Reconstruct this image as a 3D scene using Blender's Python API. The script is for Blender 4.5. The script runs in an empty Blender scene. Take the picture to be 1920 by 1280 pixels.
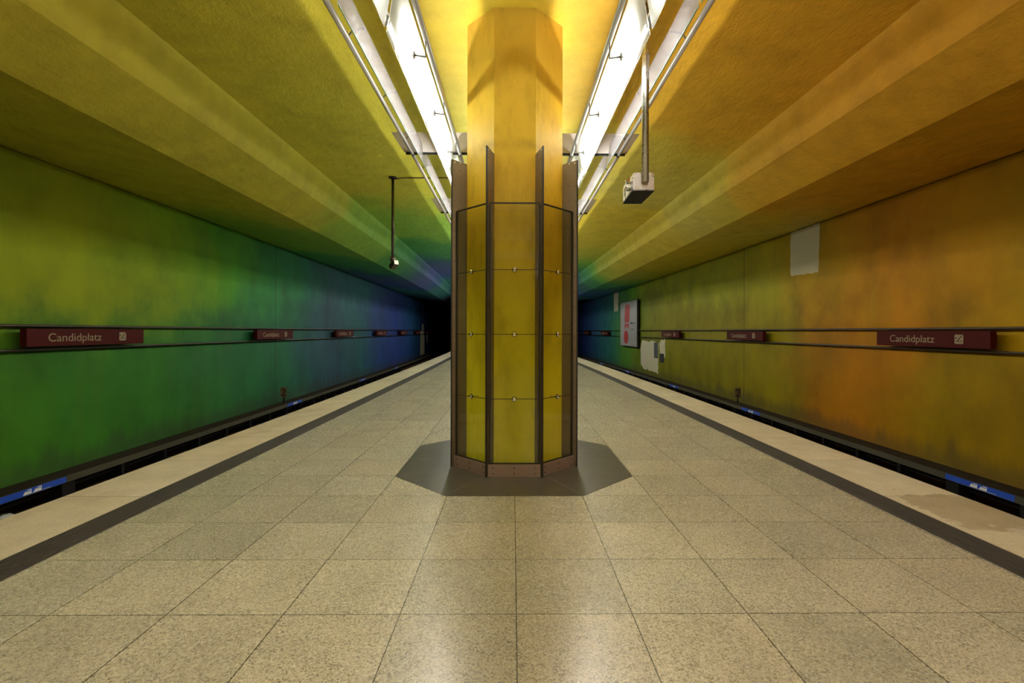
import bpy, bmesh, math, random
from mathutils import Matrix, Vector
random.seed(7)
C = bpy.context.scene.collection
S = bpy.context.scene
PI = math.pi

# ------------------------------------------------------------------ camera, world, exposure
cam = bpy.data.cameras.new('camera'); cam.sensor_width = 36; cam.lens = 907 * 36 / 1920
cam.shift_x = -0.005458; cam.shift_y = -0.009884; cam.clip_start = .05; cam.clip_end = 300
co = bpy.data.objects.new('camera', cam); C.objects.link(co)
co.matrix_world = (Matrix.Translation((-.035, 0, 1.46)) @ Matrix.Rotation(-.0099, 4, 'Z')
                   @ Matrix.Rotation(PI / 2, 4, 'X') @ Matrix.Rotation(.0026, 4, 'Z'))
S.camera = co
w = bpy.data.worlds.new('world'); S.world = w; w.use_nodes = True
w.node_tree.nodes['Background'].inputs[0].default_value = (0, 0, 0, 1)
S.view_settings.view_transform = 'Standard'; S.view_settings.look = 'None'
S.view_settings.gamma = 1; S.view_settings.use_curve_mapping = False
S.view_settings.exposure = 0.30
LAMP = 175.0            # radiance of the fluorescent tubes
LAMP_COL = (1.0, .97, .90)

# ------------------------------------------------------------------ helpers
def bend(y): return -max(0., y - 5) ** 2 / 1600.     # the station curves gently to the left
def lin(c): return tuple(((v / 255) / 12.92 if v / 255 <= .04045 else ((v / 255 + .055) / 1.055) ** 2.4) for v in c)

class N:
    """little node helper"""
    def __init__(s, name):
        s.m = bpy.data.materials.new(name); s.m.use_nodes = True
        s.t = s.m.node_tree; s.t.nodes.clear()
        s.out = s.t.nodes.new('ShaderNodeOutputMaterial')
    def n(s, typ, ins=None, **kw):
        x = s.t.nodes.new('ShaderNode' + typ)
        for k, v in kw.items(): setattr(x, k, v)
        for k, v in (ins or {}).items(): s.set(x, k, v)
        return x
    def set(s, x, k, v):
        i = x.inputs[k]
        if isinstance(v, bpy.types.NodeSocket): s.t.links.new(v, i)
        elif isinstance(v, bpy.types.Node): s.t.links.new(v.outputs[0], i)
        else:
            if hasattr(i.default_value, '__len__') and len(i.default_value) == 4 and len(v) == 3: v = (*v, 1)
            i.default_value = v
    def math(s, op, a, b=0., c=None, clamp=False):
        d = {0: a, 1: b}
        if c is not None: d[2] = c
        x = s.n('Math', d, operation=op); x.use_clamp = clamp
        return x.outputs[0]
    def mix(s, f, a, b, blend='MIX'):
        x = s.t.nodes.new('ShaderNodeMix'); x.data_type = 'RGBA'; x.blend_type = blend
        for i, v in ((0, f), (6, a), (7, b)):
            if isinstance(v, bpy.types.NodeSocket): s.t.links.new(v, x.inputs[i])
            else: x.inputs[i].default_value = (*v, 1) if hasattr(v, '__len__') and len(v) == 3 else v
        return x.outputs[2]
    def ramp(s, fac, stops, interp='LINEAR'):
        x = s.t.nodes.new('ShaderNodeValToRGB'); x.color_ramp.interpolation = interp
        e = x.color_ramp.elements
        while len(e) < len(stops): e.new(.5)
        for k, (p, c) in enumerate(stops):
            e[k].position = p
        for k, (p, c) in enumerate(stops): e[k].color = (*c, 1) if hasattr(c, '__len__') else (c, c, c, 1)
        s.t.links.new(fac, x.inputs[0]); return x.outputs[0]
    def smooth(s, v, a, b):
        x = s.n('MapRange', {0: v, 1: a, 2: b, 3: 0., 4: 1.}, interpolation_type='SMOOTHSTEP'); return x.outputs[0]
    def pos(s):
        a = s.n('Attribute', attribute_name='flat'); x = s.n('SeparateXYZ', {0: a.outputs['Vector']})
        return a.outputs['Vector'], x.outputs[0], x.outputs[1], x.outputs[2]
    def noise(s, vec, scale, detail=3., rough=.55, st=None):
        if st: vec = s.n('VectorMath', {0: vec, 1: st}, operation='MULTIPLY').outputs[0]
        return s.n('TexNoise', {'Vector': vec, 'Scale': scale, 'Detail': detail, 'Roughness': rough}).outputs['Fac']
    def bsdf(s, **k):
        b = s.n('BsdfPrincipled')
        for a, v in k.items(): s.set(b, a.replace('_', ' '), v)
        s.t.links.new(b.outputs[0], s.out.inputs[0]); return b

def flatmat(name, rgb, rough=.5, metal=0., spec=.5, var=.12, vscale=8.):
    m = N(name); ob = m.n('TexCoord').outputs['Object']
    f = m.noise(ob, vscale, 4)
    c = m.mix(f, tuple(v * (1 - var) for v in rgb), tuple(min(1, v * (1 + var)) for v in rgb))
    r = m.math('MULTIPLY_ADD', f, .15, rough - .07)
    m.bsdf(Base_Color=c, Roughness=r, Metallic=metal, **{'Specular_IOR_Level': spec})
    return m.m

def paint_ramp(m, t, stops, gain, span=60.):
    return m.ramp(m.math('DIVIDE', t, span), [(y / span, tuple(min(.95, v * gain) for v in lin(c))) for y, c in stops])

# ---- rainbow wall paint (the paint itself changes hue along the station)
def wall_mat(name, upper, lower, gain, seams, slant):
    m = N(name); P, X, Y, Z = m.pos()
    big = m.noise(P, .35, 4, .5, (1, 1, 1.3)); med = m.noise(P, .9, 5, .6, (1, 1, .8)); streak = m.noise(P, 1.0, 4, .6, (1, 3.2, .25))
    w1 = m.math('MULTIPLY_ADD', big, 6.0, -3.0); w2 = m.math('MULTIPLY_ADD', streak, 1.8, -.9)
    grow = m.math('MULTIPLY', m.math('DIVIDE', Y, 14., None, True), 1.)
    t = m.math('ADD', Y, m.math('MULTIPLY', m.math('ADD', w1, w2), grow))
    t = m.math('ADD', t, m.math('MULTIPLY', Z, slant))
    cu = paint_ramp(m, t, upper, gain); cl = paint_ramp(m, t, lower, gain)
    zz = m.math('ADD', Z, m.math('MULTIPLY_ADD', med, 1.8, -.9))
    zz = m.math('ADD', zz, m.math('MULTIPLY', m.math('SUBTRACT', Y, 9.), -.10))
    c = m.mix(m.smooth(zz, 1.0, 2.4), cl, cu)
    mott = m.ramp(med, [(.3, .72), (.5, 1.), (.72, 1.22)])
    c = m.mix(1., c, mott, 'MULTIPLY')
    c = m.mix(m.math('MULTIPLY', m.smooth(streak, .5, .75), .14), c, (.11, .12, .01))
    low_dark = m.smooth(m.math('ADD', Z, m.math('MULTIPLY', streak, .9)), .1, -.25)  # darker towards the wall foot, with a streaky upper edge
    c = m.mix(m.math('MULTIPLY', low_dark, .45), c, (.03, .03, .02))
    for y0 in seams:
        d = m.math('ABSOLUTE', m.math('SUBTRACT', Y, y0))
        c = m.mix(m.math('LESS_THAN', d, .012), c, (.008, .008, .006))
    fine = m.noise(P, 40., 3)
    b = m.n('Bump', {'Strength': .12, 'Distance': .01, 'Height': m.math('ADD', fine, m.math('MULTIPLY', med, 2.))})
    m.bsdf(Base_Color=c, Roughness=.62, Normal=b.outputs[0], **{'Specular_IOR_Level': .12}); return m.m

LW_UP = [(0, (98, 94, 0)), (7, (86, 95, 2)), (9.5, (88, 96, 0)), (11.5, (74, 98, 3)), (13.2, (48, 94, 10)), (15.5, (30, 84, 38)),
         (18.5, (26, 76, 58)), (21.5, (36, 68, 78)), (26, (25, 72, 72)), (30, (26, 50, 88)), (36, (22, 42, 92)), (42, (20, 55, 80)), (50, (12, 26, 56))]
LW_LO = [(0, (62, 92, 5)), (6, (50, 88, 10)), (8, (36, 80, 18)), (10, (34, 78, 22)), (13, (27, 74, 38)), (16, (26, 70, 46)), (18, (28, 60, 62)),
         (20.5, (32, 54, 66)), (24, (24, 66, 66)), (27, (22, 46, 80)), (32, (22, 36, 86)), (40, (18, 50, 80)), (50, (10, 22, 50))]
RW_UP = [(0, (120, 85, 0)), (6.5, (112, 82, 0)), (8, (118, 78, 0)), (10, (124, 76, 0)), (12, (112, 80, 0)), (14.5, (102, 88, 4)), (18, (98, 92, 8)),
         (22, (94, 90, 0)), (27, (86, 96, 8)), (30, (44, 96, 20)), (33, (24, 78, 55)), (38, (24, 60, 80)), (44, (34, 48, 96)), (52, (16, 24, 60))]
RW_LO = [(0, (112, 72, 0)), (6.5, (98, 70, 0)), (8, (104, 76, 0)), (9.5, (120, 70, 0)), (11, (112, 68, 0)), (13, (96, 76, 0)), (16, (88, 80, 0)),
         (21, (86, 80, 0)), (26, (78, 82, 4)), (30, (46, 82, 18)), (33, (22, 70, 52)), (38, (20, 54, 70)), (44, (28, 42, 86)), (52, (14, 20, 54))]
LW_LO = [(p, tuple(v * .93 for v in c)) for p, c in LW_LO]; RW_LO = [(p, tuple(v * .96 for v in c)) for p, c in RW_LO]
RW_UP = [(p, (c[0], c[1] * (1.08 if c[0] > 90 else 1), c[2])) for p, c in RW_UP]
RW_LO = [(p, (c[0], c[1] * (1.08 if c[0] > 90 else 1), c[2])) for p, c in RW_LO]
M_WL = wall_mat('paint_left_wall', LW_UP, LW_LO, 1.8, (15.12, 28.9, 42.5), .35)
M_WR = wall_mat('paint_right_wall', RW_UP, RW_LO, 1.75, (15.24, 28.75, 42.5), .15)

# ---- ceiling plaster
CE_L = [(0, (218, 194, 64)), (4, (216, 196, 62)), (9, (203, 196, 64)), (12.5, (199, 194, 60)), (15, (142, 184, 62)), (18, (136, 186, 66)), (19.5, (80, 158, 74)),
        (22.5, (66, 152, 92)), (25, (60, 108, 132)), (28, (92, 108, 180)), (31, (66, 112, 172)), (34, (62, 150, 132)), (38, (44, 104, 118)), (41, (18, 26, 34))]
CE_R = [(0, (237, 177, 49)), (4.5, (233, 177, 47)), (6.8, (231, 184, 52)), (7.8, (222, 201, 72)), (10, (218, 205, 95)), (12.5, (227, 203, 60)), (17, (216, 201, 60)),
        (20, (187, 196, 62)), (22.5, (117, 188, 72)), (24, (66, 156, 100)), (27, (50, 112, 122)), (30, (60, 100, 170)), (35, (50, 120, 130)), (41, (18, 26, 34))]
def ceil_mat(name, gain, ramps=(CE_L, CE_R), col=False):
    m = N(name); P, X, Y, Z = m.pos()
    big = m.noise(P, .5, 4, .5); 
    t = m.math('ADD', Y, m.math('MULTIPLY', m.math('MULTIPLY_ADD', big, 5., -2.5), m.math('DIVIDE', Y, 12., None, True)))
    t = m.math('ADD', t, m.math('MULTIPLY', X, -.45))
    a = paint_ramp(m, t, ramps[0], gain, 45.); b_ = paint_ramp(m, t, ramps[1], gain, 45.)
    c = m.mix(m.smooth(m.math('ADD', X, m.math('MULTIPLY_ADD', big, 3., -1.5)), -2.6, 2.6), a, b_)
    n1 = m.noise(P, 2.2, 6, .62)
    c = m.mix(1., c, m.ramp(n1, [(.3, .80), (.55, 1.), (.75, 1.1)]), 'MULTIPLY')
    trow = m.noise(P, 7., 6, .65, (1., .55, 1.)); fine = m.noise(P, 55., 3, .6)
    pits = m.n('TexVoronoi', {'Vector': P, 'Scale': 5.}).outputs['Distance']
    pit = m.math('LESS_THAN', m.math('ADD', pits, m.math('MULTIPLY', n1, .06)), .058)
    c = m.mix(m.math('MULTIPLY', pit, .45), c, (.05, .04, .01))
    h = m.math('ADD', m.math('MULTIPLY', trow, 1.), m.math('MULTIPLY', fine, .16))
    b = m.n('Bump', {'Strength': .8, 'Distance': .03, 'Height': h})
    m.bsdf(Base_Color=c, Roughness=.55, Normal=b.outputs[0], **{'Specular_IOR_Level': .3}); return m.m
M_CEIL = ceil_mat('plaster_ceiling', 0.88)

def column_mat():
    m = N('plaster_pillar'); P = m.n('TexCoord').outputs['Object']; x = m.n('SeparateXYZ', {0: P}); Z = x.outputs[2]; X = x.outputs[0]
    n1 = m.noise(P, 1.6, 5, .6); n2 = m.noise(P, 5., 5, .6, (1, 1, .4))
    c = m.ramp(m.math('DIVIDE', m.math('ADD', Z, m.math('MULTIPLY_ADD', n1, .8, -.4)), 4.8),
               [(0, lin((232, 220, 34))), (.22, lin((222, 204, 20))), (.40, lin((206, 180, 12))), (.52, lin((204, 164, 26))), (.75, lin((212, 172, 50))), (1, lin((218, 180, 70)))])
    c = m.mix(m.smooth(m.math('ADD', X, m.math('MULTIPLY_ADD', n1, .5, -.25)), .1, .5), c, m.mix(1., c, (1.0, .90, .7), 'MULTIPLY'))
    c = m.mix(1., c, m.ramp(n2, [(.3, .74), (.5, 1.), (.75, 1.08)]), 'MULTIPLY')
    dirt = m.math('MULTIPLY', m.smooth(m.math('ABSOLUTE', m.math('SUBTRACT', Z, m.math('MULTIPLY_ADD', n1, .2, 3.28))), .10, .0), m.smooth(n2, .4, .6))
    c = m.mix(m.math('MULTIPLY', dirt, .35), c, (.12, .08, .01))
    trow = m.noise(P, 9., 6, .65, (1., 1., .6)); fine = m.noise(P, 60., 3, .6)
    b = m.n('Bump', {'Strength': .5, 'Distance': .014, 'Height': m.math('ADD', trow, m.math('MULTIPLY', fine, .15))})
    m.bsdf(Base_Color=c, Roughness=.5, Normal=b.outputs[0], **{'Specular_IOR_Level': .3}); return m.m
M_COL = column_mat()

# ---- floor slabs
def granite(name, joint_x=True, base=(175, 166, 143), dark=(66, 62, 48), light=(196, 186, 158), grain=1., rows=.6, stain=False, x0=-.013, y0=4.30):
    m = N(name); P, X, Y, Z = m.pos()
    fx = m.math('DIVIDE', m.math('SUBTRACT', X, x0), .6); fy = m.math('DIVIDE', m.math('SUBTRACT', Y, y0), rows)
    cell = m.n('CombineXYZ', {0: m.math('FLOOR', fx) if joint_x else 0., 1: m.math('FLOOR', fy), 2: 0.}).outputs[0]
    wn = m.n('TexWhiteNoise', {'Vector': cell}, noise_dimensions='3D')
    off = m.n('VectorMath', {0: P, 1: m.n('VectorMath', {0: wn.outputs['Color'], 1: (7., 7., 7.)}, operation='MULTIPLY').outputs[0]}, operation='ADD').outputs[0]
    g1 = m.noise(off, 70. * grain, 4, .72); g2 = m.noise(off, 110. * grain, 2, .6); cloud = m.noise(off, 2.6, 4, .6)
    vr = m.n('SeparateXYZ', {0: m.n('TexVoronoi', {'Vector': off, 'Scale': 165. * grain}).outputs['Color']}).outputs[0]
    vr = m.math('ADD', vr, m.math('MULTIPLY_ADD', m.noise(off, 28., 3), .9, -.45))
    c = m.mix(m.math('MULTIPLY', m.smooth(vr, .72, .84), .62 if not stain else .45), lin(base), lin(dark))
    c = m.mix(m.math('MULTIPLY', m.smooth(vr, .30, .16), .5), c, lin(light))
    c = m.mix(1., c, m.ramp(cloud, [(.3, .88), (.7, 1.1)]), 'MULTIPLY')
    v = wn.outputs['Value']
    c = m.mix(1., c, m.ramp(v, [(0, (.86, .88, .84)), (.4, (1., .98, .92)), (.7, (.98, 1., .97)), (1, (1.06, 1.05, .98))]), 'MULTIPLY')
    if stain:
        d = m.n('VectorMath', {0: P, 1: (3.68, 3.95, 0.)}, operation='DISTANCE').outputs['Value']
        sm = m.smooth(m.math('ADD', d, m.math('MULTIPLY_ADD', m.noise(P, 3.5, 4), .8, -.4)), .42, .36)
        c = m.mix(m.math('MULTIPLY', sm, .5), c, lin((120, 98, 62)))
        c = m.mix(m.math('MULTIPLY', m.smooth(m.noise(P, 1.7, 5, .6, (1, .6, 1)), .5, .7), .3), c, lin((150, 126, 88)))
    def near(f, w): 
        a = m.math('SUBTRACT', f, m.math('FLOOR', f)); a = m.math('MINIMUM', a, m.math('SUBTRACT', 1., a))
        return m.math('LESS_THAN', a, w)
    j = near(fy, .0045 * .6 / rows)
    if joint_x: j = m.math('MAXIMUM', j, near(fx, .0048))
    c = m.mix(m.math('MULTIPLY', j, .95), c, (.035, .03, .018))
    r = m.math('MULTIPLY_ADD', g1, .14, .20 if not stain else .55)
    h = m.math('SUBTRACT', m.math('MULTIPLY', g1, .25), j)
    b = m.n('Bump', {'Strength': .15, 'Distance': .001, 'Height': h})
    m.bsdf(Base_Color=c, Roughness=r, Normal=b.outputs[0], **{'Specular_IOR_Level': .25 if stain else .95}); return m.m
M_FLOOR = granite('granite_slab_floor')
M_EDGE = granite('travertine_edge', False, (190, 177, 150), (166, 152, 126), (206, 194, 168), 1., 1.2, True, y0=4.28)
def pave_mat():
    m = N('slate_paving'); P, X, Y, Z = m.pos()
    c = m.mix(m.noise(P, 6., 5, .6), lin((60, 55, 46)), lin((80, 73, 60)))
    r = m.math('MULTIPLY_ADD', m.noise(P, 14., 4), .16, .24)
    m.bsdf(Base_Color=c, Roughness=r, **{'Specular_IOR_Level': .45}); return m.m
M_PAVE = pave_mat()
M_GROUT = flatmat('grout_line', lin((120, 112, 96)), .7)
M_RIB = flatmat('ribbed_rubber', lin((50, 43, 33)), .55, 0, .3, .15, 30)
M_PIT = flatmat('sooty_concrete', lin((78, 58, 40)), .9, 0, .2, .3, 3)
M_BLACK = flatmat('black_steel', lin((11, 10, 10)), .6, 0, .2)
M_DARK = flatmat('tunnel_darkness', lin((10, 11, 12)), .95, 0, .1)  # near-black colour stands in for the darkness where the light rows end
M_COVER = flatmat('weathered_grey_fibreglass', lin((66, 63, 48)), .7, 0, .2, .15, 2)
M_COVTOP = flatmat('dusty_brown_fibreglass', lin((42, 35, 25)), .85, 0, .1, .2, 3)
M_BLUE = flatmat('blue_sticker', lin((28, 70, 170)), .45)
M_WHITEP = flatmat('white_print', lin((225, 222, 205)), .5, 0, .4, .04)
M_SIGN = flatmat('oxblood_enamel', lin((60, 11, 6)), .6, 0, .08, .06)
M_LETTER = flatmat('cream_sign_print', lin((132, 116, 88)), .6, 0, .2, .03)
M_STEEL = flatmat('satin_stainless_steel', (.62, .60, .56), .28, 1., .5, .06, 20)
M_TUBE = flatmat('satin_steel_tube', (.46, .44, .40), .33, .55, .5, .06, 20)
M_PLATE = flatmat('matt_grey_steel_plate', (.44, .42, .40), .5, .35, .5, .08, 6)
M_FIN = flatmat('anodised_bronze_steel', lin((122, 104, 78)), .42, .55, .5, .10, 5)
M_FINEDGE = flatmat('dark_gasket', lin((40, 34, 26)), .5, 0, .4)
M_RAIL = flatmat('dark_bronze_tube', lin((70, 60, 52)), .35, .6, .5)
M_KICK = flatmat('brushed_copper_brown_steel', lin((156, 132, 114)), .42, .5, .5, .16, 14)
M_SCREW = flatmat('dull_screw_head', lin((84, 66, 50)), .4, .7)
M_BRIGHT = flatmat('bright_screw_head', lin((220, 215, 205)), .25, .9)
M_CHROME = flatmat('chrome', (.85, .83, .8), .10, 1.)
M_CLAMP = flatmat('grey_clamp_steel', (.14, .13, .12), .4, .3)
M_PATCH = flatmat('unpainted_primer', lin((178, 170, 142)), .75, 0, .2, .06, 3)
M_PATCHD = flatmat('dark_grey_overpaint', lin((38, 40, 44)), .7, 0, .2)
M_PATCHG = flatmat('mid_grey_overpaint', lin((68, 70, 70)), .7, 0, .2)
M_ADW = flatmat('poster_paper_pale_grey', lin((138, 138, 132)), .4, 0, .4, .03)
M_RED = flatmat('poster_red', lin((150, 32, 28)), .45)
M_NAVY = flatmat('poster_navy', lin((30, 36, 84)), .5)
M_NUM = flatmat('dirty_cream_enamel', lin((104, 82, 54)), .5)
M_NUMB = flatmat('black_print', lin((8, 8, 8)), .5)
M_PAPER = flatmat('crumpled_paper', lin((210, 205, 200)), .8)

def emis():
    m = N('fluorescent_tube_glow'); e = m.n('Emission', {'Color': LAMP_COL, 'Strength': LAMP}); m.t.links.new(e.outputs[0], m.out.inputs[0]); return m.m
M_LAMP = emis()
def frosted():
    m = N('frosted_diffuser_glass')
    tr = m.n('BsdfTranslucent', {'Color': (.88, .90, .86)}); tp = m.n('BsdfTransparent', {'Color': (.92, .96, .93)})
    df = m.n('BsdfDiffuse', {'Color': (.7, .72, .68)}); gl = m.n('BsdfGlossy', {'Color': (.9, .9, .9), 'Roughness': .15})
    a = m.n('MixShader', {0: .66, 1: tr, 2: tp}); b = m.n('MixShader', {0: .20, 1: a, 2: df}); c = m.n('MixShader', {0: .06, 1: b, 2: gl})
    m.t.links.new(c.outputs[0], m.out.inputs[0]); return m.m
M_FROST = frosted()
def satin():
    m = N('satin_glass_wing')
    tr = m.n('BsdfTranslucent', {'Color': (.45, .44, .42)}); tp = m.n('BsdfTransparent', {'Color': (.9, .9, .9)})
    df = m.n('BsdfDiffuse', {'Color': (.21, .20, .20)}); gl = m.n('BsdfGlossy', {'Color': (.8, .8, .8), 'Roughness': .25})
    a = m.n('MixShader', {0: .74, 1: tr, 2: tp}); b = m.n('MixShader', {0: .34, 1: a, 2: df}); c = m.n('MixShader', {0: .06, 1: b, 2: gl})
    m.t.links.new(c.outputs[0], m.out.inputs[0]); return m.m
M_REFL = satin()
M_GEDGE = flatmat('green_glass_edge', lin((120, 150, 135)), .3)
def pane():
    m = N('clear_grey_green_glass')
    tp = m.n('BsdfTransparent', {'Color': (.94, .95, .87)}); gl = m.n('BsdfGlossy', {'Color': (.9, .9, .9), 'Roughness': .02})
    df = m.n('BsdfDiffuse', {'Color': lin((150, 140, 110))})
    fr = m.n('Fresnel', {'IOR': 1.45}); f = m.math('MULTIPLY', fr.outputs[0], m.math('SUBTRACT', 1., m.n('NewGeometry').outputs['Backfacing']))
    ob = m.n('TexCoord').outputs['Object']; dust = m.math('MULTIPLY_ADD', m.noise(ob, 3., 4), .04, .0)
    a = m.n('MixShader', {0: dust, 1: tp, 2: df}); b = m.n('MixShader', {0: f, 1: a, 2: gl})
    m.t.links.new(b.outputs[0], m.out.inputs[0]); return m.m
M_GLASS = pane()

# ---- mesh helpers
def box(bm, a, b, mi=0):
    v = [bm.verts.new((x, y, z)) for x in (a[0], b[0]) for y in (a[1], b[1]) for z in (a[2], b[2])]
    for f in ((0, 1, 3, 2), (4, 6, 7, 5), (0, 4, 5, 1), (2, 3, 7, 6), (0, 2, 6, 4), (1, 5, 7, 3)):
        bm.faces.new([v[i] for i in f]).material_index = mi
def prism(bm, pts, vec, mi=0):
    """extrude closed polygon pts (3d) along vec"""
    vec = Vector(vec); n = len(pts)
    a = [bm.verts.new(p) for p in pts]; b = [bm.verts.new(Vector(p) + vec) for p in pts]
    bm.faces.new(a[::-1]).material_index = mi; bm.faces.new(b).material_index = mi
    for i in range(n): bm.faces.new((a[i], a[(i + 1) % n], b[(i + 1) % n], b[i])).material_index = mi
def tube(bm, pts, r, seg=12, mi=0, cap=True):
    pts = [Vector(p) for p in pts]; rings = []
    for i, p in enumerate(pts):
        d = ((pts[min(i + 1, len(pts) - 1)] - p).normalized() + (p - pts[max(i - 1, 0)]).normalized()).normalized()
        u = d.orthogonal().normalized() if abs(d.z) > .9 else d.cross(Vector((0, 0, 1))).normalized(); v = d.cross(u)
        rr = r[i] if hasattr(r, '__len__') else r
        rings.append([bm.verts.new(p + u * rr * math.cos(2 * PI * k / seg) + v * rr * math.sin(2 * PI * k / seg)) for k in range(seg)])
    for a, b in zip(rings, rings[1:]):
        for k in range(seg):
            f = bm.faces.new((a[k], a[(k + 1) % seg], b[(k + 1) % seg], b[k])); f.smooth = True; f.material_index = mi
    if cap:
        bm.faces.new(rings[0][::-1]).material_index = mi; bm.faces.new(rings[-1]).material_index = mi
def sheet(bm, prof, ys, mi=0, smooth=False):
    """open profile (x,z) swept along y in many steps"""
    rows = [[bm.verts.new((x, y, z)) for x, z in prof] for y in ys]
    for a, b in zip(rows, rows[1:]):
        for k in range(len(prof) - 1):
            f = bm.faces.new((a[k], a[k + 1], b[k + 1], b[k])); f.material_index = mi; f.smooth = smooth
def obj(name, bm, mats, parent=None, flat=False, curve=False, rot=None, loc=None, bevel=0):
    if bevel:
        bmesh.ops.bevel(bm, geom=list(bm.edges), offset=bevel, segments=2, affect='EDGES', clamp_overlap=True)
    bmesh.ops.recalc_face_normals(bm, faces=bm.faces[:])
    me = bpy.data.meshes.new(name); 
    co_ = [v.co.copy() for v in bm.verts]
    if curve:
        for v in bm.verts: v.co.x += bend(v.co.y)
    bm.to_mesh(me); bm.free()
    if flat:
        at = me.attributes.new('flat', 'FLOAT_VECTOR', 'POINT')
        for i, c in enumerate(co_): at.data[i].vector = c
    for m in (mats if isinstance(mats, (list, tuple)) else [mats]): me.materials.append(m)
    o = bpy.data.objects.new(name, me); C.objects.link(o)
    if parent: o.parent = parent
    if loc: o.location = loc
    if rot: o.rotation_euler = rot
    return o
def struct(o): o['kind'] = 'structure'; return o
def tag(o, label, cat, group=None):
    o['label'] = label; o['category'] = cat
    if group: o['group'] = group
    return o
def thing(name, label, cat, loc=(0, 0, 0), rz=0, group=None):
    o = bpy.data.objects.new(name, None); C.objects.link(o); o.location = loc; o.rotation_euler = (0, 0, rz); o.empty_display_size = .1
    return tag(o, label, cat, group)
def dup(root, loc=None, rz=None, label=None, parent=None):
    r = root.copy(); C.objects.link(r)
    if parent: r.parent = parent
    if loc is not None: r.location = loc
    if rz is not None: r.rotation_euler = (0, 0, rz)
    if label: r['label'] = label
    for ch in list(root.children): dup(ch, parent=r)
    return r
def B(): return bmesh.new()
def text_into(bm, body, height, x, z, y, depth=.003, mi=0, squash=1., width=None):
    """letters as mesh: reading along +x, facing -y, lower left at x,z"""
    cu = bpy.data.curves.new('t', 'FONT'); cu.body = body; cu.extrude = depth / 2; cu.size = 1.
    o = bpy.data.objects.new('t', cu); C.objects.link(o); bpy.context.view_layer.update()
    me = bpy.data.meshes.new_from_object(o.evaluated_get(bpy.context.evaluated_depsgraph_get()))
    C.objects.unlink(o); bpy.data.objects.remove(o)
    xs = [v.co.x for v in me.vertices]; ys = [v.co.y for v in me.vertices if True]
    capref = .729                                   # cap height of the built-in font
    s = height / capref; sx = (width / (max(xs) - min(xs))) if width else s * squash; x_0 = min(xs)
    n0 = len(bm.verts)
    vs = [bm.verts.new((x + (v.co.x - x_0) * sx, y - v.co.z, z + v.co.y * s)) for v in me.vertices]
    for p in me.polygons:
        try: bm.faces.new([vs[i] for i in p.vertices]).material_index = mi
        except ValueError: pass
    bpy.data.meshes.remove(me)

YS = [-12 + i * 1.0 for i in range(0, 72)]        # -12 .. 59
YH = [y for y in YS if y <= 39] + [39.5]
# ------------------------------------------------------------------ setting
bm = B(); sheet(bm, [(-3.005, 0), (-1.5, 0), (0, 0), (1.5, 0), (3.005, 0)], YS)
sheet(bm, [(-3.96, -.0), (-3.96, -1.22)], YS); sheet(bm, [(3.96, -.0), (3.96, -1.22)], YS)
fl = struct(obj('floor', bm, [M_FLOOR], flat=True, curve=True))
for sgn, nm in ((-1, 'trim_1'), (1, 'trim_2')):
    bm = B(); sheet(bm, [(sgn * 3.275, 0.002), (sgn * 3.97, 0.002), (sgn * 3.975, -.004), (sgn * 3.975, -.10), (sgn * 3.96, -.10)], YS)
    struct(obj(nm, bm, M_EDGE, flat=True, curve=True))
for sgn, nm in ((-1, 'trim_3'), (1, 'trim_4')):
    prof = [(3.003, 0.0)]; n = 10; wd = .27 / n
    for k in range(n):
        x = 3.005 + k * wd; h = .006
        prof += [(x + wd * .08, h), (x + wd * .62, h), (x + wd * .70, .0005), (x + wd * .98, .0005)]
    prof += [(3.277, .002)]
    bm = B(); sheet(bm, [(sgn * a, b) for a, b in prof], YS)
    struct(obj(nm, bm, M_RIB, curve=True))
# dark octagonal paving round the pillar
OX, OY = -.018, 5.523
def octo(ax, ay, h): return [(-h, -ay), (h, -ay), (ax, -ay + (ax - h)), (ax, ay - (ax - h)), (h, ay), (-h, ay), (-ax, ay - (ax - h)), (-ax, -ay + (ax - h))]
oc = octo(1.193, 1.235, .61)
bm = B(); prism(bm, [(OX + x, OY + y, -.05) for x, y in oc], (0, 0, .0535))
def line_box(bm, p, q, w, z0, z1, mi):
    p = Vector((*p, 0)); q = Vector((*q, 0)); d = (q - p).normalized(); n = Vector((-d.y, d.x, 0)) * w / 2
    prism(bm, [(*(p + n).xy, z0), (*(q + n).xy, z0), (*(q - n).xy, z0), (*(p - n).xy, z0)], (0, 0, z1 - z0), mi)
for a in range(4):
    line_box(bm, (OX + (0, 1.19, 0, -1.19)[a], OY + (-1.23, 0, 1.23, 0)[a]), (OX, OY), .004, .003, .0039, 1)
for i in (0, 1, 2, 3, 4, 5, 6, 7):
    x, y = oc[i]; line_box(bm, (OX + x * .999, OY + y * .999), (OX, OY), .004, .003, .0039, 1)
struct(obj('trim_5', bm, [M_PAVE, M_GROUT], flat=True))
# walls
for sgn, nm, m in ((-1, 'wall_left', M_WL), (1, 'wall_right', M_WR)):
    x = sgn * 7.35
    ysw = [y for y in YS if y <= 52]
    bm = B(); sheet(bm, [(x, -.92), (x, .5), (x, 2), (x, 3.2), (x, 4.085)], ysw)
    struct(obj(nm, bm, m, flat=True, curve=True))
    # sooty plinth and the shadow gap above the painted panels
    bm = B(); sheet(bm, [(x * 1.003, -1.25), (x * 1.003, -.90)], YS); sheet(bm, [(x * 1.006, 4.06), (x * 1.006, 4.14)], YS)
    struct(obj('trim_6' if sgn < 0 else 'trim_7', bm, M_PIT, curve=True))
bm = B()
for s in (-1, 1): sheet(bm, [(s * 3.96, -1.22), (s * 5.6, -1.22), (s * 7.4, -1.22)], YS)
struct(obj('floor_track_bed', bm, M_PIT, curve=True))
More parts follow.
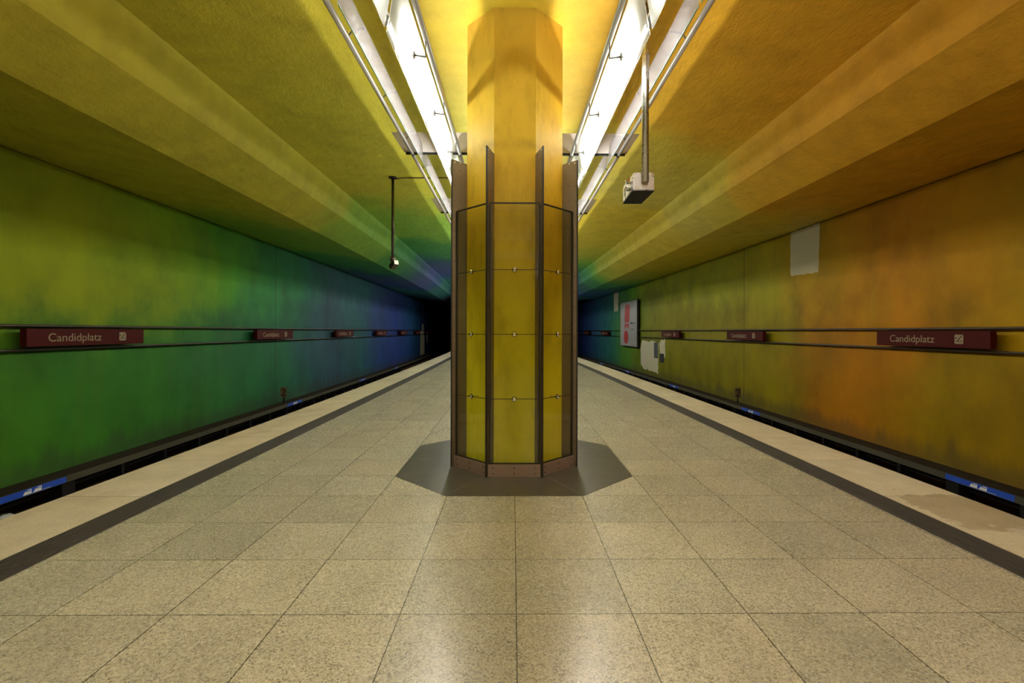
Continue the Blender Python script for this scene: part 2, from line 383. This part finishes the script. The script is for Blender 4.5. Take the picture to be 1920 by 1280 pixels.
# ceiling: flat middle, two facets each side, low soffit over the tracks
prof = [(-7.4, 4.11), (-4.87, 3.905), (-4.23, 4.26), (-4.05, 4.79), (-2.7, 4.79), (-1.35, 4.79), (0, 4.79), (1.35, 4.79), (2.7, 4.79), (4.05, 4.79), (4.23, 4.26), (4.87, 3.905), (7.4, 4.11)]
bm = B(); sheet(bm, prof, YH)
struct(obj('ceiling', bm, M_CEIL, flat=True, curve=True))
# end of the lit hall: ceiling steps down, then the dark tunnel
bm = B(); prism(bm, [(x, 39.5, z) for x, z in [(-4.87, 3.905), (-4.23, 4.26), (-4.05, 4.79), (4.05, 4.79), (4.23, 4.26), (4.87, 3.905)]], (0, .2, 0))
sheet(bm, [(-7.4, 4.11), (-4.87, 3.905), (4.87, 3.905), (7.4, 4.11)], [39.5 + k for k in range(20)])
struct(obj('ceiling_far', bm, M_DARK, curve=True))
bm = B()
for s in (-1, 1): sheet(bm, [(s * 7.36, -1.2), (s * 7.36, 4.11)], [52, 55, 59])
prism(bm, [(-7.4, 59, -1.25), (7.4, 59, -1.25), (7.4, 59, 4.2), (-7.4, 59, 4.2)], (0, .2, 0))
struct(obj('wall_far', bm, M_DARK, curve=True))
bm = B(); prism(bm, [(-7.4, -12.2, -1.25), (7.4, -12.2, -1.25), (7.4, -12.2, 4.8), (-7.4, -12.2, 4.8)], (0, .2, 0))
struct(obj('wall_back', bm, M_COL))

# ------------------------------------------------------------------ pillar with its glass casing
PX_, PY_ = -.018, 5.50
col = thing('pillar', 'yellow octagonal concrete pillar mid-platform, cased in glass panes and bronze fins', 'pillar', (PX_, PY_, 0))
def ring(ap, k):                                 # vertex k of an octagon with this apothem (k=0: front left)
    r = ap / math.cos(PI / 8); a = -PI / 2 - PI / 8 + k * PI / 4
    return Vector((r * math.cos(a), r * math.sin(a), 0))
bm = B(); NZ = 24
rows = [[bm.verts.new(ring(.52, k) + Vector((0, 0, .0 + 4.80 * i / NZ))) for k in range(8)] for i in range(NZ + 1)]
for a, b in zip(rows, rows[1:]):
    for k in range(8): bm.faces.new((a[k], a[(k + 1) % 8], b[(k + 1) % 8], b[k]))
bm.faces.new(rows[0][::-1]); bm.faces.new(rows[-1])
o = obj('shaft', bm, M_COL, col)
def screw(bm, p, n, r=.006, h=.003, mi=1):
    p = Vector(p); tube(bm, [p, p + n * h], r, 8, mi)
ZT = 3.31
for k in range(8):
    vin = ring(.522, k); vout = ring(.672, k); d = (vout - vin).normalized(); n = Vector((-d.y, d.x, 0))
    bm = B(); t = .006
    # radial plate, its top cut with a slight slope
    prism(bm, [vin + n * t, vout + n * t, vout + n * t + Vector((0, 0, ZT)), vin + n * t + Vector((0, 0, ZT - .03))], -n * 2 * t)
    for s in (-1, 1):
        for i in range(20):
            z = .10 + i * .163
            if z > ZT - .05: break
            screw(bm, vout - d * .022 + n * s * t + Vector((0, 0, z)), n * s)
            if z > 2.8: screw(bm, vout - d * .085 + n * s * t + Vector((0, 0, z)), n * s)
        for e in (.025, .085): screw(bm, vout - d * e + n * s * t + Vector((0, 0, ZT - .03)), n * s, .008, .003, 2)
    f = obj('fin', bm, [M_FIN, M_SCREW, M_BRIGHT], col)
    bm = B()                                       # dark gasket strip clipped on the outer edge
    prism(bm, [vout + n * (t + .002), vout + d * .012 + n * (t + .002), vout + d * .012 - n * (t + .002), vout - n * (t + .002)], (0, 0, ZT))
    obj('edge_strip', bm, M_FINEDGE, col)
GA = .628
for k in range(8):
    a = ring(GA, k); b = ring(GA, k + 1); e = (b - a).normalized(); nrm = Vector((e.y, -e.x, 0))
    if nrm.dot(a) < 0: nrm = -nrm
    a2 = a + e * .022; b2 = b - e * .022
    zj = [.135, .78, 1.43, 2.08, 2.745]
    for i in range(4):
        bm = B(); z0, z1 = zj[i] + .002, zj[i + 1] - .002
        prism(bm, [(*(a2).xy, z0), (*(b2).xy, z0), (*(b2).xy, z1), (*(a2).xy, z1)], nrm * .008)
        obj('glass_pane', bm, M_GLASS, col)
    bm = B()                                       # frame angle around the panes
    for q0, q1 in ((a + e * .008, a2), (b2, b - e * .008)):
        prism(bm, [(*(q0).xy, .10), (*(q1).xy, .10), (*(q1).xy, 2.75), (*(q0).xy, 2.75)], nrm * .016)
    prism(bm, [(*a2.xy, 2.742), (*b2.xy, 2.742), (*b2.xy, 2.756), (*a2.xy, 2.756)], nrm * .016)
    prism(bm, [(*a2.xy, .125), (*b2.xy, .125), (*b2.xy, .137), (*a2.xy, .137)], nrm * .014)
    obj('pane_frame', bm, M_FINEDGE, col)
    bm = B(); a3 = ring(.648, k) + e * .006; b3 = ring(.648, k + 1) - e * .006
    prism(bm, [(*a3.xy, .004), (*b3.xy, .004), (*b3.xy, .126), (*a3.xy, .126)], nrm * .006)
    for u in (.09, .5, .91):
        for z in (.035, .092): screw(bm, Vector((*(a3.lerp(b3, u)).xy, z)) + nrm * .006, nrm, .0075, .003)
    obj('kick_plate', bm, [M_KICK, M_SCREW], col)
    for z in (.78, 1.43, 2.08):
        c = a.lerp(b, .5) + nrm * .008 + Vector((0, 0, z)); bm = B()
        tube(bm, [c - nrm * .095, c + nrm * .006], .007, 8)
        tube(bm, [c, c + nrm * .004, c + nrm * .014, c + nrm * .020, c + nrm * .022], [.014, .024, .024, .018, .006], 20)
        tube(bm, [c, c + nrm * .0025], .027, 20, 1)
        obj('clamp_button', bm, [M_CHROME, M_BLACK], col)
        bm = B(); prism(bm, [(*(a2).xy, z - .003), (*(b2).xy, z - .003), (*(b2).xy, z + .003), (*(a2).xy, z + .003)], nrm * .009)
        obj('joint_strip', bm, M_FINEDGE, col)

# ------------------------------------------------------------------ light rows
SEG = 3.25; Y0 = 6.55
def yseg(k): return Y0 + k * SEG
ord_ = ['first', 'second', 'third', 'fourth', 'fifth', 'sixth', 'seventh', 'eighth', 'ninth', 'tenth']
def make_light(s):
    """one light run, origin at its near end on the platform's middle line; s = -1 left, +1 right"""
    t = thing('light_run', '', 'ceiling light', (0, 0, 0), 0)
    L = SEG - .06; a = .0
    bm = B(); tube(bm, [(s * .753, a, 3.85), (s * .753, L, 3.85)], .024, 16); obj('inner_tube', bm, M_TUBE, t)
    bm = B(); tube(bm, [(s * 1.393, a, 3.85), (s * 1.393, L, 3.85)], .023, 16); obj('outer_tube', bm, M_TUBE, t)
    bm = B(); prism(bm, [(s * .904, .0, 3.51), (s * .910, .0, 3.511), (s * .834, .0, 3.956), (s * .828, .0, 3.955)], (0, L, 0)); obj('inner_glass_panel', bm, M_FROST, t)
    bm = B(); prism(bm, [(s * 1.235, .0, 3.70), (s * 1.243, .0, 3.70), (s * 1.273, .0, 3.985), (s * 1.265, .0, 3.985)], (0, L, 0))
    prism(bm, [(s * 1.2345, .0, 3.697), (s * 1.2435, .0, 3.697), (s * 1.2437, .0, 3.702), (s * 1.2347, .0, 3.702)], (0, L, 0), 1); obj('outer_glass_panel', bm, [M_REFL, M_GEDGE], t)
    bm = B(); tube(bm, [(s * .96, .25, 3.73), (s * .96, L - .12, 3.73)], .013, 10); lamp = obj('fluorescent_tube', bm, M_LAMP, t)
    bm = B(); box(bm, (min(s * .956, s * .998), .12, 3.768), (max(s * .956, s * .998), L - .05, 3.80))
    for yy in (.235, L - .105): box(bm, (min(s * .945, s * .985), yy - .012, 3.71), (max(s * .945, s * .985), yy + .012, 3.77))
    obj('lamp_batten', bm, M_PLATE, t)
    for q in (.63, 1.68, 2.75):
        h = obj('panel_clamp', _arm(s, q), M_CLAMP, t)
        h = obj('panel_clamp', _arm2(s, q), M_CLAMP, t)
    return t
def _arm(s, q):
    bm = B(); tube(bm, [(s * .753, q, 3.85), (s * .753, q, 3.70), (s * .842, q, 3.712)], .0075, 8)
    tube(bm, [(s * .842, q, 3.712), (s * .852, q, 3.713)], .030, 16); tube(bm, [(s * .852, q, 3.712), (s * .868, q, 3.712)], .008, 8); return bm
def _arm2(s, q):
    bm = B(); tube(bm, [(s * 1.393, q, 3.85), (s * 1.352, q, 3.905), (s * 1.272, q, 3.925)], .007, 8)
    tube(bm, [(s * 1.250, q, 3.921), (s * 1.256, q, 3.921)], .012, 12); return bm
places = {-1: 'mostly above the camera', 0: 'the one nearest the camera, ending beside the pillar', 1: 'just past the pillar'}
for s, side in ((-1, 'left'), (1, 'right')):
    proto = make_light(s)
    for i, k in enumerate(range(-5, 10)):
        y = yseg(k) + .03
        lab = {-2: f'frosted glass light run in the {side} row crossing the top edge of the view',
               -1: f'long glowing {side} row light run between the frame top and the first cross plate',
               0: f'frosted glass light run in the {side} row between the first and second cross plates',
               1: f'frosted glass light run in the {side} row between the second and third cross plates'}.get(k)
        if lab is None:
            lab = (f'{side} row light run behind the camera, {ord_[-3 - k]} beyond the view' if k < -1
                   else f'{side} row light run hidden by the pillar, {ord_[k - 2]} past the third cross plate')
        ym = y + SEG / 2
        ang = max(0, (ym - 5)) / 800.
        o = proto if i == 0 else dup(proto)
        o.location = (bend(y), y, 0); o.rotation_euler = (0, 0, ang)
        tag(o, lab, 'ceiling light', f'light runs of the {side} row')

def make_bracket():
    t = thing('cross_bracket', '', 'bracket')
    bm = B(); prism(bm, [(-1.50, 0, 3.868), (1.50, 0, 3.868), (1.68, 0, 4.14), (-1.68, 0, 4.14)], (0, .012, 0)); obj('plate', bm, M_PLATE, t)
    bm = B(); box(bm, (-1.48, -.010, 3.842), (1.48, .018, 3.868)); obj('bottom_flange', bm, M_BLACK, t)
    for x in (-.3, .3):
        bm = B(); tube(bm, [(x, .03, 3.9), (x, .03, 4.79)], .008, 8); obj('hanger_rod', bm, M_STEEL, t)
    for x in (-.753, .753, -1.393, 1.393):
        bm = B(); tube(bm, [(x, -.017, 3.85), (x, .04, 3.85)], .019, 12, 0); obj('tube_socket', bm, M_BLACK, t)
    return t
pr = make_bracket()
for i, k in enumerate(range(-4, 11)):
    y = yseg(k) - .012
    lab = {0: 'wide grey steel cross plate just behind the pillar, the largest in view', 1: 'second cross plate, its ends showing beside the glass casing',
           2: 'third cross plate, only tips showing beside the casing fins'}.get(k) or \
        (f'cross plate behind the camera or above the frame, {ord_[-1 - k]} before the pillar' if k < 0 else f'distant cross plate hidden by the pillar, {ord_[k - 3]} after the third')
    o = pr if i == 0 else dup(pr)
    o.location = (bend(y), y, 0); o.rotation_euler = (0, 0, max(0, y - 5) / 800); tag(o, lab, 'bracket', 'cross plates carrying the light rows')

# ------------------------------------------------------------------ cameras hanging on poles
t = thing('surveillance_camera', 'steel boxed surveillance camera on a thick pole under the right light row', 'security camera', (1.12, 4.22, 0))
bm = B(); tube(bm, [(0, 0, 2.71 + .06), (0, 0, 4.79)], .030, 20); obj('pole', bm, M_STEEL, t)
bm = B(); tube(bm, [(0, 0, 4.76), (0, 0, 4.79)], .07, 20); obj('ceiling_flange', bm, M_STEEL, t)
bm = B(); box(bm, (-.095, .035, 2.705), (.090, .44, 2.865)); obj('housing', bm, M_STEEL, t, bevel=.008)
bm = B(); box(bm, (-.092, .03, 2.698), (.088, .46, 2.704)); tube(bm, [(-.01, .40, 2.69), (-.01, .40, 2.70)], .012, 10); obj('base_plate', bm, M_BLACK, t)
bm = B(); tube(bm, [(-.112, .10, 2.82), (-.112, .16, 2.82)], .024, 14); tube(bm, [(-.125, .09, 2.76), (-.105, .2, 2.76)], .016, 12)
tube(bm, [(-.10, .12, 2.80), (-.13, .20, 2.77), (-.11, .30, 2.73)], .006, 8); obj('cable_gland', bm, M_CHROME, t)
bm = B(); tube(bm, [(0, .43, 2.785), (0, .47, 2.785)], .05, 20); obj('lens_ring', bm, M_BLACK, t)

t = thing('surveillance_camera', 'small surveillance camera on a long thin brown pole hanging left of the pillar', 'security camera', (-2.64, 10.5, 0))
bm = B(); tube(bm, [(0, 0, 3.02), (0, 0, 4.79)], .030, 16); obj('pole', bm, M_RAIL, t)
bm = B(); tube(bm, [(0, 0, 4.765), (0, 0, 4.79)], .085, 20); obj('ceiling_flange', bm, M_RAIL, t)
bm = B(); tube(bm, [(0, 0, 2.96), (0, 0, 3.06)], .055, 16); tube(bm, [(0, 0, 2.90), (0, 0, 2.97)], .035, 12); obj('swivel_joint', bm, M_RAIL, t)
hb = obj('housing', (lambda bm: (box(bm, (-.055, -.16, -.055), (.055, .10, .055)), bm)[1])(B()), M_RAIL, t, bevel=.008)
hb.location = (.01, .02, 2.885); hb.rotation_euler = (-.30, 0, .65)
bm = B(); box(bm, (-.045, -.165, -.045), (.045, -.160, .045)); f_ = obj('front_window', bm, M_WHITEP, hb)
bm = B(); pts = [(-2.64, 10.5, 4.77), (-2.58, 10.5, 4.745), (-2.45, 10.5, 4.775), (-1.5, 10.5, 4.78), (-1.0, 10.5, 4.78)]
tube(bm, pts, .010, 8); tag(obj('conduit', bm, M_RAIL), 'thin conduit running across the ceiling from the left camera pole to the lights', 'cable')

# ------------------------------------------------------------------ sign rails
for s, side in ((-1, 'left'), (1, 'right')):
    for z, nm in ((1.525, 'upper'), (1.165, 'lower')):
        bm = B(); tube(bm, [(s * 7.25, y, z) for y in YS if y <= 52], .021, 10)
        for y in [1.2 + 3.2 * i for i in range(-3, 16)]:
            box(bm, (min(s * 7.25, s * 7.349), y - .012, z - .008), (max(s * 7.25, s * 7.349), y + .012, z + .008))
        tag(obj('sign_rail', bm, M_RAIL, curve=True), f'{nm} dark tube rail along the {side} wall carrying the name boards', 'rail')

# ------------------------------------------------------------------ station name boards
def name_board():
    t = thing('station_sign', '', 'sign')
    bm = B(); box(bm, (0, 0, 1.212), (2.25, .10, 1.482)); obj('board', bm, M_SIGN, t, bevel=.006)
    bm = B(); text_into(bm, 'Candidplatz', .132, .335, 1.287, -.001, .003, width=.955); obj('lettering', bm, M_LETTER, t)
    bm = B(); r = .022; pts = []
    x0, x1, z0, z1 = 1.665, 1.815, 1.277, 1.427
    for cx, cz, a0 in ((x1 - r, z1 - r, 0), (x0 + r, z1 - r, 90), (x0 + r, z0 + r, 180), (x1 - r, z0 + r, 270)):
        for q in range(5): a = math.radians(a0 + q * 22.5); pts.append((cx + r * math.cos(a), -.0035, cz + r * math.sin(a)))
    prism(bm, pts, (0, .003, 0))
    p = obj('pictogram', bm, M_LETTER, t)
    bm = B(); prism(bm, [(x0 + .03, -.006, 1.312), (x1 - .02, -.006, 1.312), (x1 - .02, -.006, 1.325), (x0 + .03, -.006, 1.325)], (0, .002, 0))
    prism(bm, [(x0 + .012, -.006, 1.350), (x0 + .04, -.006, 1.378), (x0 + .012, -.006, 1.39)], (0, .002, 0))
    prism(bm, [(x0 + .04, -.006, z0 + .045), (x0 + .05, -.006, z0 + .04), (x1 - .015, -.006, z1 - .02), (x1 - .025, -.006, z1 - .012)], (0, .002, 0), 1)
    obj('strike_mark', bm, [M_NUMB, M_SIGN], p)
    return t
sproto = name_board(); first = True
nth = ['nearest', 'second nearest', 'third nearest', 'fourth nearest', 'fifth nearest', 'sixth nearest', 'farthest']
LY = [7.10, 13.53, 19.85, 26.25, 32.7, 39.1, 45.2]
RY = [9.40, 15.90, 22.55, None, 35.9, 42.6, None]
for i, y in enumerate(LY):
    o = sproto if first else dup(sproto); first = False
    o.location = (-7.10 + bend(y), y, 0); o.rotation_euler = (0, 0, PI / 2 + max(0, y - 4) / 800)
    tag(o, f'dark red station name board on the left wall rails, {nth[i]} to the camera', 'sign', 'name boards')
j = 0
for y in RY:
    if y is None: continue
    o = dup(sproto); o.location = (7.10 + bend(y), y, 0); o.rotation_euler = (0, 0, -PI / 2 + max(0, y - 6) / 800)
    w_ = ['nearest to the camera', 'beside the wall seam', 'just right of the big poster', 'just left of the big poster', 'farthest away'][j]; j += 1
    tag(o, f'dark red name board on the right wall rails, {w_}', 'sign', 'name boards')

# ------------------------------------------------------------------ conductor rail covers with stickers, posts
for s, side in ((-1, 'left'), (1, 'right')):
    t = thing('conductor_rail', f'dusty grey conductor rail cover running along the foot of the {side} wall', 'rail cover')
    bm = B(); sheet(bm, [(s * 6.80, -.852), (s * 6.80, -.748), (s * 6.82, -.745), (s * 6.82, -.86)], YS)
    obj('side_board', bm, M_COVER, t, curve=True)
    bm = B(); sheet(bm, [(s * 6.795, -.745), (s * 6.96, -.735), (s * 7.12, -.735), (s * 7.12, -.83)], YS)
    obj('top_board', bm, M_COVTOP, t, curve=True)
    bm = B(); tube(bm, [(s * 6.95, y, -.93) for y in YS], .045, 8); obj('conductor_bar', bm, M_BLACK, t, curve=True)
    for q in range(26):
        y = 5.4 + q * 1.04; bm = B()
        wide = .11 if q == 2 else .035
        box(bm, (min(s * 6.83, s * 7.08), y - wide, -1.22), (max(s * 6.83, s * 7.08), y + wide, -.84)); obj('support_post', bm, M_BLACK, t, curve=True)
def sticker():
    t = thing('train_sticker', '', 'sticker')
    bm = B(); box(bm, (0, -.002, -.842), (1.05, 0, -.756)); obj('backing', bm, M_BLUE, t)
    bm = B()
    for x in (.40, .545):
        for pts in ([(0, 0), (.12, 0), (.12, .058), (.07, .058), (.03, .038)],):
            prism(bm, [(x + a, -.0035, -.826 + b) for a, b in pts], (0, .0014, 0))
        for wx in (.055, .078, .101): box(bm, (x + wx - .008, -.0042, -.794), (x + wx + .008, -.0034, -.778), 1)
    box(bm, (.41, -.0035, -.834), (.80, -.0021, -.830))
    obj('train_symbol', bm, [M_WHITEP, M_BLUE], t)
    return t
st = sticker(); first = True
for s, ys, names in ((-1, [6.35, 14.72, 22.0, 29.2], ['cut by the left edge of the view', 'below the left number 2 plate', 'farther on, second past the left number plate', 'farthest on the left']),
              (1, [7.56, 14.26, 20.53, 27.95, 34.8], ['at the lower right edge of the view', 'below the right number 2 plate', 'below the dark grey rectangle by the poster', 'below the big poster', 'beyond the poster'])):
    for y, nme in zip(ys, names):
        o = st if first else dup(st); first = False
        o.location = (s * 6.797 + bend(y), y, 0); o.rotation_euler = (0, 0, -s * PI / 2 + max(0, y - 5) / 800)
        tag(o, f'blue train sticker on the {"left" if s < 0 else "right"} rail cover, {nme}', 'sticker', 'blue train stickers')
for s, side in ((-1, 'left'), (1, 'right')):
    t = thing('number_plate', f'small cream plate with a black 2 on a short post by the {side} wall', 'sign', (s * 7.0 + bend(14.9), 14.9, 0))
    bm = B(); box(bm, (-.095, 0, -.57), (.095, .012, -.27)); obj('plate', bm, M_NUM, t, bevel=.004)
    bm = B(); text_into(bm, '2', .235, -.075, -.54, -.003, .004, width=.15); obj('numeral', bm, M_NUMB, t)
    bm = B(); box(bm, (-.018, .012, -.75), (.018, .03, -.32)); obj('post', bm, M_BLACK, t)

# ------------------------------------------------------------------ poster and bare patches on the walls
yb = 30.35
t = thing('advertising_board', 'tall pale poster board with a big red exclamation mark on the right wall', 'poster', (7.125 + bend(yb), yb, 0), -PI / 2 + 25 / 800)
bm = B(); box(bm, (0, .01, .585), (3.62, .10, 3.26)); obj('frame', bm, M_RAIL, t, bevel=.01)
bm = B(); box(bm, (.03, .003, .615), (3.59, .01, 3.23)); obj('poster_sheet', bm, M_ADW, t)
bm = B()
def pp(u, v): return (.03 + u * 3.56, 0.0, .615 + v * 2.615)
prism(bm, [pp(*q) for q in ((.30, .90), (.42, .955), (.62, .905), (.60, .80), (.54, .38), (.42, .455), (.29, .38), (.28, .47))], (0, .003, 0))
prism(bm, [pp(.375 + .145 * math.sin(a), .20 + .155 * math.cos(a)) for a in [2 * PI * k / 28 for k in range(28)]], (0, .003, 0))
box(bm, (.03 + .29 * 3.56, -.002, .615 + .50 * 2.615), (.03 + .55 * 3.56, .001, .615 + .535 * 2.615), 1)
obj('exclamation_mark', bm, [M_RED, M_ADW], t)
bm = B()
box(bm, (2.30, 0, 1.90), (2.72, .003, 2.0)); box(bm, (2.80, 0, 1.92), (3.25, .003, 1.975)); box(bm, (2.66, 0, 1.82), (3.25, .003, 1.835)); box(bm, (2.32, 0, 1.58), (3.1, .003, 1.62))
obj('print_block', bm, M_NAVY, t)

def patch(name, s, corners, label, mat, rag=.02, n=10, th=.004, x0=7.349, grp='bare patches on the walls'):
    """ragged-edged painted-over area; corners (y,z) in order, on the wall"""
    rnd = random.Random(sum(c[0] for c in corners)); pts = []
    for i, (y, z) in enumerate(corners):
        y2, z2 = corners[(i + 1) % len(corners)]
        for q in range(n):
            f = q / n; pts.append((y + (y2 - y) * f + rnd.uniform(-rag, rag), z + (z2 - z) * f + rnd.uniform(-rag, rag)))
    bm = B(); prism(bm, [(s * x0, y, z) for y, z in pts], (-s * th, 0, 0))
    return tag(obj(name, bm, mat, curve=True), label, 'paint patch', grp)
patch('paint_patch', 1, [(12.72, 4.08), (12.73, 2.95), (11.58, 2.90), (11.53, 4.08)], 'large bare rectangular patch high on the right wall touching the ceiling edge', M_PATCH, .018)
patch('paint_patch', 1, [(32.95, 4.08), (32.9, 2.84), (31.8, 2.80), (31.7, 4.08)], 'tall narrow bare patch high on the right wall left of the poster', M_PATCH, .03)
patch('paint_patch', 1, [(26.45, 1.0), (26.75, .6), (26.7, -.3), (26.3, -.52), (23.75, -.60), (23.75, .90), (24.4, .95)], 'biggest bare patch low on the right wall right of the poster', M_PATCH, .05)
patch('paint_patch', 1, [(23.35, 1.05), (23.55, .85), (23.5, .25), (22.75, .25), (22.75, 1.1)], 'small bare patch under the name board right of the poster', M_PATCH, .04)
patch('paint_patch', 1, [(24.4, .92), (24.38, .14), (23.78, .14), (23.78, .92)], 'mid grey painted rectangle overlapping the biggest bare patch', M_PATCHG, .004, 4, .003, 7.3445)
patch('paint_patch', 1, [(23.5, .41), (23.5, -.02), (22.88, -.02), (22.88, .41)], 'dark grey painted rectangle below the small bare patch', M_PATCHD, .004, 4, .003, 7.3445)
patch('paint_patch', -1, [(43.1, 1.50), (44.1, 1.6), (44.2, 2.1), (45.2, 2.1), (45.2, 1.6), (45.9, 1.5), (45.9, -.7), (43.1, -.7)], 'tall bare white patch at the dark far end of the left wall', M_PATCH, .03)
patch('paint_patch', -1, [(47.4, 1.2), (48.3, 1.2), (48.3, .33), (47.4, .33)], 'narrow bare white strip at the far end of the left wall, beyond the tall one', M_PATCH, .02)

# litter in the track bed
bm = B(); rnd = random.Random(3)
bmesh.ops.create_icosphere(bm, subdivisions=2, radius=.09)
for v in bm.verts: v.co = Vector((v.co.x * 1.3, v.co.y * 1.6, v.co.z * .6)) * rnd.uniform(.75, 1.15)
tag(obj('crumpled_paper', bm, M_PAPER, loc=(-7.12, 6.80, -1.165)), 'crumpled white paper lying in the left track bed', 'litter')
